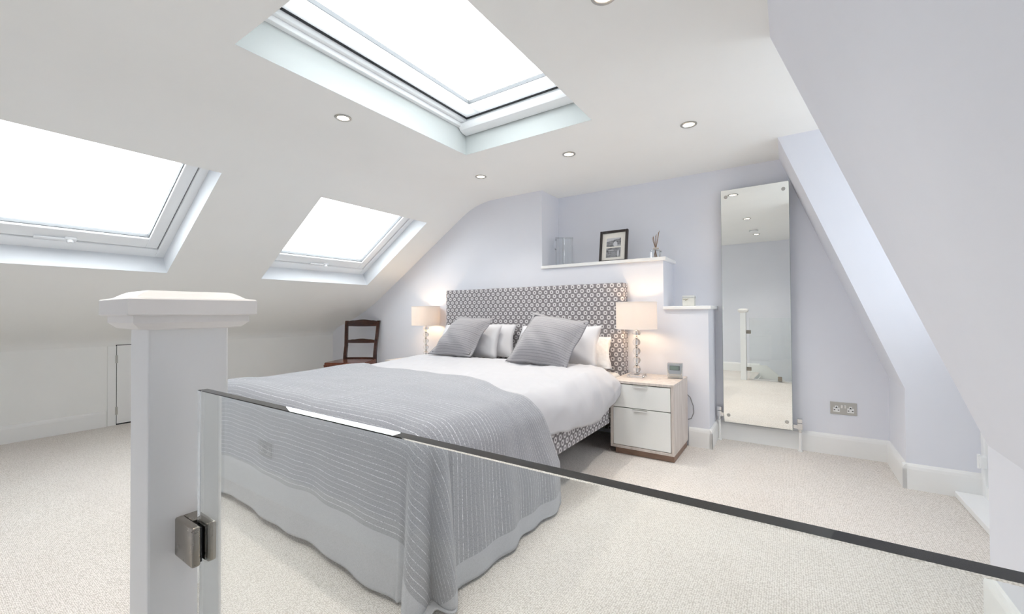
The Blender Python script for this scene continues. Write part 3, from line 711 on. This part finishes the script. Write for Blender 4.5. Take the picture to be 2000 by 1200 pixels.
# ------------------------------------------------------------------ table lamps
def lamp(x, y, z, r, label, watts):
    root = thing('table_lamp', (x, y, z), label, 'lamp', 'bedside lamps')
    bm = B(); box(bm, (x-0.055, y-0.055, z+0.0005), (x+0.055, y+0.055, z+0.022), 0.003); obj('base', bm, MAT['crystal'], root)
    bm = B(); lathe(bm, [(0.020, 0.0215), (0.020, 0.028), (0.008, 0.030), (0.0045, 0.031), (0.0045, 0.50)], (x, y, z), 14); obj('stem', bm, MAT['chrome'], root, True, 40)
    zz = z+0.060
    for k in range(5):
        bm = B(); bmesh.ops.create_uvsphere(bm, u_segments=20, v_segments=14, radius=0.0285)
        for v in bm.verts: v.co += Vector((x, y, zz + 0.066*k))
        obj('crystal_ball', bm, MAT['crystal'], root, True)
        bm = B(); lathe(bm, [(0.011, -0.0035), (0.013, 0), (0.011, 0.0035)], (x, y, zz + 0.066*k + 0.033), 12); obj('collar', bm, MAT['chrome'], root, True, 40)
    zs = z+0.357; h = 0.20
    bm = B(); n = 48
    for R_, fl in ((r, 1), (r-0.002, -1)):
        a = [bm.verts.new((x+R_*cos(2*pi*i/n), y+R_*sin(2*pi*i/n), zs)) for i in range(n)]; b = [bm.verts.new((x+R_*cos(2*pi*i/n), y+R_*sin(2*pi*i/n), zs+h)) for i in range(n)]
        for i in range(n):
            q = (a[i], a[(i+1) % n], b[(i+1) % n], b[i]); bm.faces.new(q if fl > 0 else q[::-1])
        if fl > 0: A_, B_ = a, b
        else:
            for i in range(n): bm.faces.new((A_[(i+1) % n], A_[i], a[i], a[(i+1) % n])); bm.faces.new((B_[i], B_[(i+1) % n], b[(i+1) % n], b[i]))
    sh = obj('lamp_shade', bm, MAT['shade'], root, True, 50)
    for zz2 in (zs+0.001, zs+h-0.001):
        bm = B(); tube(bm, [(x+(r+0.0005)*cos(2*pi*i/32), y+(r+0.0005)*sin(2*pi*i/32), zz2) for i in range(33)], 0.002, 6)
        obj('shade_trim', bm, MAT['shade'], sh)
    bm = B()
    for k in range(3): tube(bm, [(x, y, zs+h-0.03), (x+(r-0.003)*cos(2*pi*k/3+0.5), y+(r-0.003)*sin(2*pi*k/3+0.5), zs+h-0.005)], 0.0015, 6)
    obj('spider', bm, MAT['chrome'], sh)
    bm = B(); lathe(bm, [(0.012, -0.05), (0.014, -0.03), (0.026, 0.0), (0.028, 0.02), (0.02, 0.042), (0.0, 0.05)], (x, y, zs+0.085), 18)
    obj('bulb', bm, emit('warm_bulb', (1.0, 0.70, 0.42), watts), root, True)
lamp(-0.957, 3.100, 0.515, 0.147, 'crystal ball table lamp with ivory drum shade on the cabinet beside the mirror', 62)
lamp(-3.215, 3.165, 0.515, 0.148, 'crystal ball table lamp with ivory drum shade left of the headboard', 62)

# lamp cable behind the right cabinet
bm = B(); tube(bm, [(-0.70, 3.322, 0.40), (-0.655, 3.320, 0.385), (-0.628, 3.316, 0.36), (-0.607, 3.312, 0.30), (-0.604, 3.310, 0.25), (-0.622, 3.313, 0.205), (-0.66, 3.318, 0.19), (-0.70, 3.322, 0.19)], 0.0035, 8)
tag(obj('lamp_cable', bm, MAT['cable'], smooth=True), 'thin grey cable looping out behind the bedside cabinet', 'cable')

# ------------------------------------------------------------------ alarm clock
cx, cyk, cz = -0.700, 3.165, 0.515
root = thing('alarm_clock', (cx, cyk, cz), 'small silver digital alarm clock on the bedside cabinet', 'clock')
def rotz(bm, a, c): return xform(bm, Matrix.Translation(c) @ Matrix.Rotation(a, 4, 'Z') @ Matrix.Translation(-Vector(c)))
ca = 0.10
bm = B(); w2 = 0.052
prism(bm, [(cx-w2*0.98, cyk-0.012, cz+0.001), (cx+w2*0.98, cyk-0.012, cz+0.001), (cx+w2*0.74, cyk-0.024, cz+0.034), (cx+w2*0.96, cyk-0.012, cz+0.102), (cx-w2*0.96, cyk-0.012, cz+0.102), (cx-w2*0.74, cyk-0.024, cz+0.034)], (0, 0.012, 0)); rotz(bm, ca, (cx, cyk, cz))
obj('face', bm, metal('silver_plastic', (0.60, 0.62, 0.63), 0.3), root)
bm = B(); box(bm, (cx-w2, cyk-0.01, cz+0.0008), (cx+w2, cyk+0.03, cz+0.114), 0.004); rotz(bm, ca, (cx, cyk, cz)); obj('case', bm, MAT['chrome'], root)
bm = B(); box(bm, (cx-0.034, cyk-0.0225, cz+0.062), (cx+0.034, cyk-0.011, cz+0.094), 0.002); rotz(bm, ca, (cx, cyk, cz)); obj('bezel', bm, simple('clock_bezel', (0.12, 0.14, 0.14), 0.3), root)
bm = B(); box(bm, (cx-0.031, cyk-0.0235, cz+0.065), (cx+0.026, cyk-0.0215, cz+0.0915)); rotz(bm, ca, (cx, cyk, cz)); obj('screen', bm, simple('lcd_grey_green', (0.20, 0.255, 0.235), 0.2), root)
bm = B(); box(bm, (cx-0.032, cyk-0.025, cz+0.012), (cx+0.032, cyk-0.011, cz+0.022), 0.002); rotz(bm, ca, (cx, cyk, cz)); obj('button', bm, MAT['steel'], root)

# ------------------------------------------------------------------ chair
def chair():
    bl = Vector((-4.46, 3.04, 0)); a = radians(30); wd = 0.40
    r = Vector((cos(a), sin(a), 0)); f = Vector((sin(a), -cos(a), 0)); up = Vector((0, 0, 1))
    c = bl + r*wd/2 + f*0.2
    root = thing('dining_chair', (c.x, c.y, 0), 'dark mahogany wooden chair with an open rail back beside the sloping wall', 'chair')
    def P(s, d, z): return bl + r*s + f*d + up*z
    def bar(bm, pts, w_, t_):               # swept rectangular bar (w across r, t along f)
        rings = []
        for i, p in enumerate(pts):
            ww = w_[i] if isinstance(w_, (list, tuple)) else w_; tt = t_[i] if isinstance(t_, (list, tuple)) else t_
            rings.append([bm.verts.new(P(p[0]+sx*ww/2, p[1]+sy*tt/2, p[2])) for sx, sy in ((-1, -1), (1, -1), (1, 1), (-1, 1))])
        for A, C in zip(rings, rings[1:]):
            for k in range(4): bm.faces.new((A[k], A[(k+1) % 4], C[(k+1) % 4], C[k]))
        bm.faces.new(rings[0][::-1]); bm.faces.new(rings[-1]); bmesh.ops.recalc_face_normals(bm, faces=bm.faces)
    for s in (0.018, wd-0.018):
        bm = B(); k = -1 if s < 0.1 else 1
        pts = [(s+k*0.012, -0.10, 0.0), (s+k*0.006, -0.055, 0.15), (s, -0.015, 0.30), (s, 0.012, 0.43), (s, 0.004, 0.52), (s, -0.02, 0.62), (s+k*0.008, -0.042, 0.75), (s+k*0.014, -0.062, 0.87), (s+k*0.016, -0.078, 0.915)]
        bar(bm, pts, 0.034, [0.03, 0.034, 0.038, 0.042, 0.036, 0.032, 0.03, 0.028, 0.026]); obj('back_post', bm, MAT['mahogany'], root, True, 45)
    for s in (-0.008, wd+0.008):
        bm = B(); bar(bm, [(s, 0.42, 0.0), (s, 0.40, 0.12), (s, 0.385, 0.28), (s, 0.395, 0.40), (s, 0.40, 0.44)], [0.026, 0.03, 0.036, 0.042, 0.044], [0.026, 0.03, 0.036, 0.042, 0.044]); obj('front_leg', bm, MAT['mahog_seat'], root, True, 45)
    def rail(name, z0, z1, d, crest, s0, s1):
        bm = B(); n = 20; fr = []; bk = []
        for i in range(n+1):
            t = i/n; s = s0+(s1-s0)*t; x = 2*t-1
            zt = z1 + crest*(max(0, 1-(x/0.55)**2)*0.9 + 0.35*math.exp(-((abs(x)-0.62)/0.12)**2))
            zb = z0 + 0.3*crest*(x*x)
            bow = -0.02*(1-x*x)
            fr.append((bm.verts.new(P(s, d+0.009+bow, zb)), bm.verts.new(P(s, d+0.009+bow, zt)))); bk.append((bm.verts.new(P(s, d-0.009+bow, zb)), bm.verts.new(P(s, d-0.009+bow, zt))))
        for i in range(n):
            bm.faces.new((fr[i][0], fr[i+1][0], fr[i+1][1], fr[i][1])); bm.faces.new((bk[i+1][0], bk[i][0], bk[i][1], bk[i+1][1]))
            bm.faces.new((fr[i][1], fr[i+1][1], bk[i+1][1], bk[i][1])); bm.faces.new((fr[i+1][0], fr[i][0], bk[i][0], bk[i+1][0]))
        bm.faces.new((fr[0][0], fr[0][1], bk[0][1], bk[0][0])); bm.faces.new((fr[n][1], fr[n][0], bk[n][0], bk[n][1]))
        bmesh.ops.recalc_face_normals(bm, faces=bm.faces); obj(name, bm, MAT['mahogany'], root, True, 40)
    rail('top_rail', 0.845, 0.912, -0.066, 0.020, -0.008, wd+0.008)
    rail('middle_rail', 0.645, 0.685, -0.026, 0.016, 0.02, wd-0.02)
    rail('lower_rail', 0.452, 0.478, 0.002, 0.0, 0.02, wd-0.02)
    bm = B()
    poly = [P(-0.012, 0.03, 0.43), P(wd+0.012, 0.03, 0.43), P(wd+0.03, 0.40, 0.43), P(wd+0.02, 0.425, 0.43), P(-0.02, 0.425, 0.43), P(-0.03, 0.40, 0.43)]
    prism(bm, poly, (0, 0, 0.034)); bmesh.ops.bevel(bm, geom=list(bm.edges), offset=0.006, segments=2, affect='EDGES'); obj('seat', bm, MAT['mahog_seat'], root, True, 45)
    for s in (0.0, wd):
        bm = B(); bar(bm, [(s, 0.02, 0.395), (s, 0.02, 0.432)], 0.022, 0.02); bm.free()
    bm = B(); prism(bm, [P(0.0, 0.395, 0.375), P(wd, 0.395, 0.375), P(wd, 0.413, 0.375), P(0.0, 0.413, 0.375)], (0, 0, 0.056)); obj('seat_rail', bm, MAT['mahog_seat'], root)
    for s in (-0.006, wd-0.012):
        bm = B(); prism(bm, [P(s, 0.02, 0.375), P(s+0.018, 0.02, 0.375), P(s+0.018, 0.40, 0.375), P(s, 0.40, 0.375)], (0, 0, 0.056)); obj('seat_rail', bm, MAT['mahog_seat'], root)
chair()

# ------------------------------------------------------------------ things on the shelf and ledge
ZS = 1.424
def glass_pot(name, x, y, r, h, label, cat, pour=False):
    root = thing(name, (x, y, ZS), label, cat)
    t = 0.003
    prof = [(0.0, 0.001), (r, 0.001), (r+0.001, 0.01), (r, h*0.62), (r*0.93, h*0.72), (r*0.94, h*0.8), (r*1.02, h-0.004), (r*1.02, h), (r*1.02-t, h), (r*0.94-t, h*0.8), (r*0.93-t, h*0.72), (r-t, h*0.62), (r-t, 0.016), (0.0, 0.014)]
    bm = B(); lathe(bm, prof[1:8], (x, y, ZS), 32); obj('vessel', bm, MAT['thin_glass'], root, True, 50)
    bm = B(); lathe(bm, [(0.0, 0.001), (r-0.002, 0.001), (r-0.002, 0.014), (0.0, 0.013)], (x, y, ZS), 32); obj('glass_base', bm, MAT['clear'], root, True, 50)
    bm = B(); tube(bm, [(x+r*1.02*cos(2*pi*i/32), y+r*1.02*sin(2*pi*i/32), ZS+h) for i in range(33)], 0.0018, 6); obj('rim', bm, MAT['clear'], root, True)
    return root
glass_pot('glass_vase', -1.690, 3.455, 0.048, 0.255, 'clear glass cylinder vase, wider of the two on the niche shelf', 'vase')
r2 = glass_pot('glass_jug', -1.795, 3.50, 0.038, 0.275, 'tall slim clear glass jug at the left end of the niche shelf', 'jug')
bm = B(); tube(bm, [(-1.795-0.036, 3.50, ZS+0.262), (-1.795-0.055, 3.50, ZS+0.255), (-1.795-0.062, 3.50, ZS+0.225), (-1.795-0.056, 3.50, ZS+0.19), (-1.795-0.038, 3.50, ZS+0.165)], 0.005, 8); obj('handle', bm, MAT['clear'], r2, True)

px_, py_ = -1.262, 3.45
root = thing('picture_frame', (px_, py_, ZS), 'dark wooden picture frame holding two black and white photographs', 'picture')
tilt = Matrix.Translation((px_, py_, ZS+0.0005)) @ Matrix.Rotation(radians(-9), 4, 'X') @ Matrix.Rotation(0, 4, 'Z')
Pw, Ph = 0.248, 0.285
PM = tilt @ Matrix(((1, 0, 0, -Pw/2), (0, 0, -1, 0), (0, 1, 0, 0), (0, 0, 0, 1)))
bm = B(); ring_frame(bm, (0, 0), (Pw, Ph), (0.021, 0.021, 0.021, 0.021), -0.012, 0.012, 0.002, PM); obj('frame', bm, MAT['frame'], root)
bm = B(); box(bm, (0.02, 0.02, -0.006), (Pw-0.02, Ph-0.02, 0.0)); xform(bm, PM); obj('mount', bm, MAT['mount'], root)
bm = B(); box(bm, (0.02, 0.02, 0.006), (Pw-0.02, Ph-0.02, 0.0075)); xform(bm, PM); obj('pane', bm, MAT['ar_glass'], root)
def bw_photo(name, seed, kind):
    m, t, b = nt(name); co = N(t, 'ShaderNodeTexCoord'); s = N(t, 'ShaderNodeSeparateXYZ'); t.links.new(co.outputs['UV'], s.inputs[0])
    n1 = N(t, 'ShaderNodeTexNoise', i_Scale=5.0, i_Detail=6.0, noise_dimensions='4D'); n1.inputs['W'].default_value = seed; t.links.new(co.outputs['UV'], n1.inputs['Vector'])
    n2 = N(t, 'ShaderNodeTexNoise', i_Scale=22.0, i_Detail=4.0, noise_dimensions='4D'); n2.inputs['W'].default_value = seed+3; t.links.new(co.outputs['UV'], n2.inputs['Vector'])
    tex = math_n(t, 'MULTIPLY_ADD', n1.outputs[0], 0.7, math_n(t, 'MULTIPLY', n2.outputs[0], 0.5))
    U_, V_ = s.outputs[0], s.outputs[1]
    def blob(u, v, ru, rv):
        a = math_n(t, 'DIVIDE', math_n(t, 'SUBTRACT', U_, u), ru); c = math_n(t, 'DIVIDE', math_n(t, 'SUBTRACT', V_, v), rv)
        return math_n(t, 'LESS_THAN', math_n(t, 'ADD', math_n(t, 'ADD', math_n(t, 'MULTIPLY', a, a), math_n(t, 'MULTIPLY', c, c)), math_n(t, 'MULTIPLY', math_n(t, 'SUBTRACT', n2.outputs[0], 0.5), 1.2)), 1.0)
    val = math_n(t, 'MULTIPLY_ADD', math_n(t, 'SUBTRACT', tex, 0.6), 1.6, 0.28)
    if kind == 0:
        sky = math_n(t, 'GREATER_THAN', math_n(t, 'SUBTRACT', V_, math_n(t, 'MULTIPLY_ADD', n1.outputs[0], 0.35, math_n(t, 'MULTIPLY', U_, 0.35))), 0.42)
        val = math_n(t, 'MAXIMUM', val, math_n(t, 'MULTIPLY', sky, 0.72))
        val = math_n(t, 'MAXIMUM', val, math_n(t, 'MULTIPLY', blob(0.62, 0.28, 0.14, 0.30), 0.8)); val = math_n(t, 'MAXIMUM', val, math_n(t, 'MULTIPLY', blob(0.85, 0.08, 0.25, 0.10), 0.6))
    else:
        val = math_n(t, 'MAXIMUM', val, math_n(t, 'MULTIPLY', blob(0.83, 0.38, 0.055, 0.36), 0.85)); val = math_n(t, 'MAXIMUM', val, math_n(t, 'MULTIPLY', blob(0.35, 0.75, 0.22, 0.07), 0.55)); val = math_n(t, 'MAXIMUM', val, math_n(t, 'MULTIPLY', blob(0.5, 0.3, 0.18, 0.25), 0.33))
    t.links.new(ramp(t, val, [(0, (0.012, 0.012, 0.018)), (1, (0.85, 0.85, 0.88))]), b.inputs['Base Color']); b.inputs['Roughness'].default_value = 0.35; return m
for k, (u0, v0, u1, v1) in enumerate(((0.060, 0.142, 0.188, 0.218), (0.060, 0.046, 0.188, 0.130))):
    bm = B(); uvl = bm.loops.layers.uv.new('UVMap'); f = quad(bm, (u0, v0, 0.0012), (u1, v0, 0.0012), (u1, v1, 0.0012), (u0, v1, 0.0012))
    for l, uv in zip(f.loops, ((0, 0), (1, 0), (1, 1), (0, 1))): l[uvl].uv = uv
    xform(bm, PM); obj('photograph', bm, bw_photo('monochrome_photo_%d' % k, 2.0+5*k, k), root)
bm = B(); box(bm, (Pw/2-0.02, 0.0, -0.016), (Pw/2+0.02, Ph*0.7, -0.012)); xform(bm, PM); obj('back_strut', bm, MAT['frame'], root)

dx, dy = -0.893, 3.42
root = thing('reed_diffuser', (dx, dy, ZS), 'reed diffuser with brown sticks in a small square glass bottle', 'diffuser')
bm = B(); box(bm, (dx-0.036, dy-0.036, ZS+0.0008), (dx+0.036, dy+0.036, ZS+0.068), 0.004); obj('bottle', bm, MAT['clear'], root)
bm = B(); lathe(bm, [(0.014, 0.0), (0.014, 0.010), (0.024, 0.011), (0.024, 0.021), (0.014, 0.022), (0.0, 0.022)], (dx, dy, ZS+0.068), 18); obj('collar', bm, simple('cream_collar', (0.72, 0.64, 0.58), 0.6), root, True, 40)
for k, (ax, ay, ll) in enumerate(((-0.030, 0.004, 0.175), (-0.016, -0.010, 0.185), (-0.005, 0.012, 0.19), (0.008, -0.008, 0.195), (0.021, 0.006, 0.212), (0.030, -0.004, 0.222), (-0.024, 0.012, 0.18))):
    bm = B(); tube(bm, [(dx-ax*0.45, dy-ay*0.5, ZS+0.012), (dx+ax*0.1, dy, ZS+0.085), (dx+ax, dy+ay, ZS+ll)], 0.0019, 6); obj('reed', bm, MAT['reed'], root)

lx, ly, lz = -0.652, 3.44, 1.041
root = thing('trinket_box', (lx, ly, lz), 'small cream box on the short ledge by the mirror', 'box')
bm = B(); box(bm, (lx-0.043, ly-0.03, lz+0.0006), (lx+0.043, ly+0.03, lz+0.062), 0.004); obj('body', bm, simple('cream_card', (0.72, 0.715, 0.66), 0.6), root)
bm = B(); box(bm, (lx-0.046, ly-0.033, lz+0.060), (lx+0.046, ly+0.033, lz+0.082), 0.008, 3); obj('lid', bm, simple('pale_grey_lid', (0.62, 0.635, 0.62), 0.5), root, True, 40)
bm = B(); tube(bm, [(lx-0.04, ly-0.0335, lz+0.055), (lx-0.01, ly-0.035, lz+0.050), (lx+0.0, ly-0.035, lz+0.056), (lx-0.02, ly-0.034, lz+0.042)], 0.0016, 6); obj('ribbon', bm, simple('olive_ribbon', (0.25, 0.23, 0.15), 0.6), root)

# ------------------------------------------------------------------ mirror radiator
root = thing('mirror_radiator', (-0.218, YN, 0.15), 'tall frameless mirror radiator on the niche wall', 'mirror')
ML, MR_, MB, MT = -0.440, 0.003, 0.148, 1.935
yl, yr = 3.590, 3.579                       # the panel stands a touch further out on its right side
def my(x): return yl + (yr-yl)*(x-ML)/(MR_-ML)
def mslab(x0, x1, z0, z1, d0, d1):
    bm = B(); vs = []
    prism(bm, [(x0, my(x0)+d0, z0), (x1, my(x1)+d0, z0), (x1, my(x1)+d1, z0), (x0, my(x0)+d1, z0)], (0, 0, z1-z0)); return bm
obj('mirror_face', mslab(ML+0.0015, MR_-0.0015, MB+0.0015, MT-0.0015, 0.0, 0.002), MAT['mirror'], root)
obj('glass_edge', mslab(ML, MR_, MB, MT, 0.0021, 0.010), simple('green_glass_edge', (0.35, 0.42, 0.39), 0.15), root)
obj('heating_panel', mslab(ML+0.012, MR_-0.012, MB+0.02, MT-0.02, 0.010, 0.036), MAT['steel'], root)
for x in (ML+0.035, MR_-0.035):
    for z in (MB+0.055, MT-0.055):
        bm = B(); lathe(bm, [(0.0, -0.006), (0.0105, -0.006), (0.0125, -0.004), (0.0125, 0.0)], (x, my(x), z), 18, 'Y'); obj('stud', bm, MAT['steel'], root, True, 40)
for x in (ML+0.06, MR_-0.06):
    for z in (0.35, 1.75):
        bm = B(); box(bm, (x-0.02, my(x)+0.03, z-0.02), (x+0.02, YN, z+0.02)); obj('bracket', bm, MAT['steel'], root)
for s, xe, xv in ((-1, ML, -0.470), (1, MR_, 0.045)):
    yv = 3.605; zc = 0.205 if s < 0 else 0.178
    vroot = B(); box(vroot, (min(xe, xv)-0.0, yv-0.015, zc-0.018), (max(xe, xv)+0.0, yv+0.015, zc+0.012), 0.003); box(vroot, (xv-0.016, yv-0.017, zc-0.022), (xv+0.016, yv+0.017, zc+0.022), 0.003)
    v = obj('valve', vroot, MAT['chrome'], root)
    bm = B(); box(bm, (xv-0.016, yv-0.017, zc+0.024), (xv+0.016, yv+0.017, zc+0.055), 0.004); obj('valve_knob', bm, MAT['chrome'], v)
    bm = B(); lathe(bm, [(0.011, zc-0.045), (0.013, zc-0.04), (0.013, zc-0.02)], (xv, yv, 0), 14); obj('nut', bm, MAT['chrome'], v)
    bm = B(); lathe(bm, [(0.0085, 0.0), (0.0085, zc-0.03)], (xv, yv, 0), 14); lathe(bm, [(0.016, 0.0005), (0.014, 0.008), (0.0085, 0.010)], (xv, yv, 0), 14); obj('pipe', bm, MAT['white'], root, True, 40)

# ------------------------------------------------------------------ sockets
def socket(c, n, label):
    """c centre on wall, n = +1 faces -Y, -1 faces +Y"""
    x, y, z = c; root = thing('double_socket', c, label, 'socket')
    def bb(a, b, bev=0.0):
        bm = B(); ya, yb = sorted((y-n*a[1], y-n*b[1])); box(bm, (x+a[0], ya, z+a[2]), (x+b[0], yb, z+b[2]), bev); return bm
    pl = obj('plate', bb((-0.0725, 0.0, -0.0425), (0.0725, 0.006, 0.0425), 0.002), MAT['steel'], root)
    for sx in (-0.038, 0.038):
        ins = obj('insert', bb((sx-0.018, 0.006, -0.026), (sx+0.018, 0.0068, 0.004)), MAT['white'], root)
        bm = bb((sx-0.008, 0.006, 0.0), (sx+0.008, 0.0068, 0.016)); obj('insert', bm, MAT['white'], root)
        for ax, az, ww, hh in ((0, 0.006, 0.0028, 0.0042), (-0.011, -0.013, 0.0042, 0.0026), (0.011, -0.013, 0.0042, 0.0026)):
            obj('pin_hole', bb((sx+ax-ww, 0.0068, az-hh), (sx+ax+ww, 0.0071, az+hh)), MAT['black'], ins)
    for sx in (-0.009, 0.009): obj('switch', bb((sx-0.006, 0.006, 0.002), (sx+0.006, 0.010, 0.024), 0.0015), MAT['chrome'], root)
socket((0.294, YN, 0.3235), 1, 'brushed steel double socket on the lilac wall right of the mirror')
socket((-2.43, YF, 0.255), -1, 'brushed steel double socket on the wall behind, reflected in the glass')

# ------------------------------------------------------------------ downlights and smoke alarm
def copy_tree(o, parent=None):
    c = o.copy(); COL.objects.link(c); c.parent = parent
    for ch in list(o.children): copy_tree(ch, c)
    return c
dl = thing('downlight', (0, 0, ZC), None, None)
bm = B(); lathe(bm, [(0.031, -0.0005), (0.046, -0.0005), (0.047, -0.003), (0.043, -0.006), (0.034, -0.006), (0.031, -0.002), (0.031, -0.0005)], (0, 0, ZC), 28); obj('rim', bm, MAT['steel'], dl, True, 40)
bm = B(); lathe(bm, [(0.0, -0.0016), (0.0315, -0.0016), (0.0315, -0.0006), (0.0, -0.0006)], (0, 0, ZC), 24); obj('lens', bm, emit('warm_downlight', (1.0, 0.82, 0.62), 9.0), dl)
sd = bpy.data.lights.new('downlight_beam', 'SPOT'); sd.energy = 28; sd.color = (1.0, 0.93, 0.85); sd.spot_size = radians(110); sd.spot_blend = 1.0; sd.shadow_soft_size = 0.03
so = bpy.data.objects.new('downlight_beam', sd); COL.objects.link(so); so.parent = dl; so.location = (0, 0, -0.012)
spots = [((-0.493, 2.659), 'downlight in the ceiling nearest the tall mirror'), ((-1.292, 2.673), 'downlight in the ceiling between the mirror side and the roof light corner'),
         ((-2.105, 2.701), 'downlight in the ceiling above the left side of the headboard'), ((-2.114, 1.437), 'downlight in the ceiling left of the big roof light'),
         ((-0.535, 1.40), 'downlight at the top edge right of the big roof light'), ((-0.57, 0.15), 'downlight over the stairwell'), ((-2.11, 0.17), 'downlight over the carpet left of the newel post')]
for i, ((x, y), lab) in enumerate(spots):
    o = dl if i == 0 else copy_tree(dl)
    o.location = (x, y, ZC); tag(o, lab, 'downlight', 'ceiling downlights')
root = thing('smoke_alarm', (-0.56, 0.55, ZC), 'round white smoke alarm on the ceiling seen in the mirror', 'smoke alarm')
bm = B(); lathe(bm, [(0.055, -0.0005), (0.055, -0.012), (0.05, -0.03), (0.035, -0.038), (0.0, -0.04)], (-0.56, 0.55, ZC), 28); obj('body', bm, MAT['white'], root, True, 40)
bm = B(); lathe(bm, [(0.0535, -0.013), (0.0565, -0.0135), (0.0565, -0.0165), (0.053, -0.017)], (-0.56, 0.55, ZC), 28); obj('vent', bm, MAT['grey_seal'], root, True, 40)
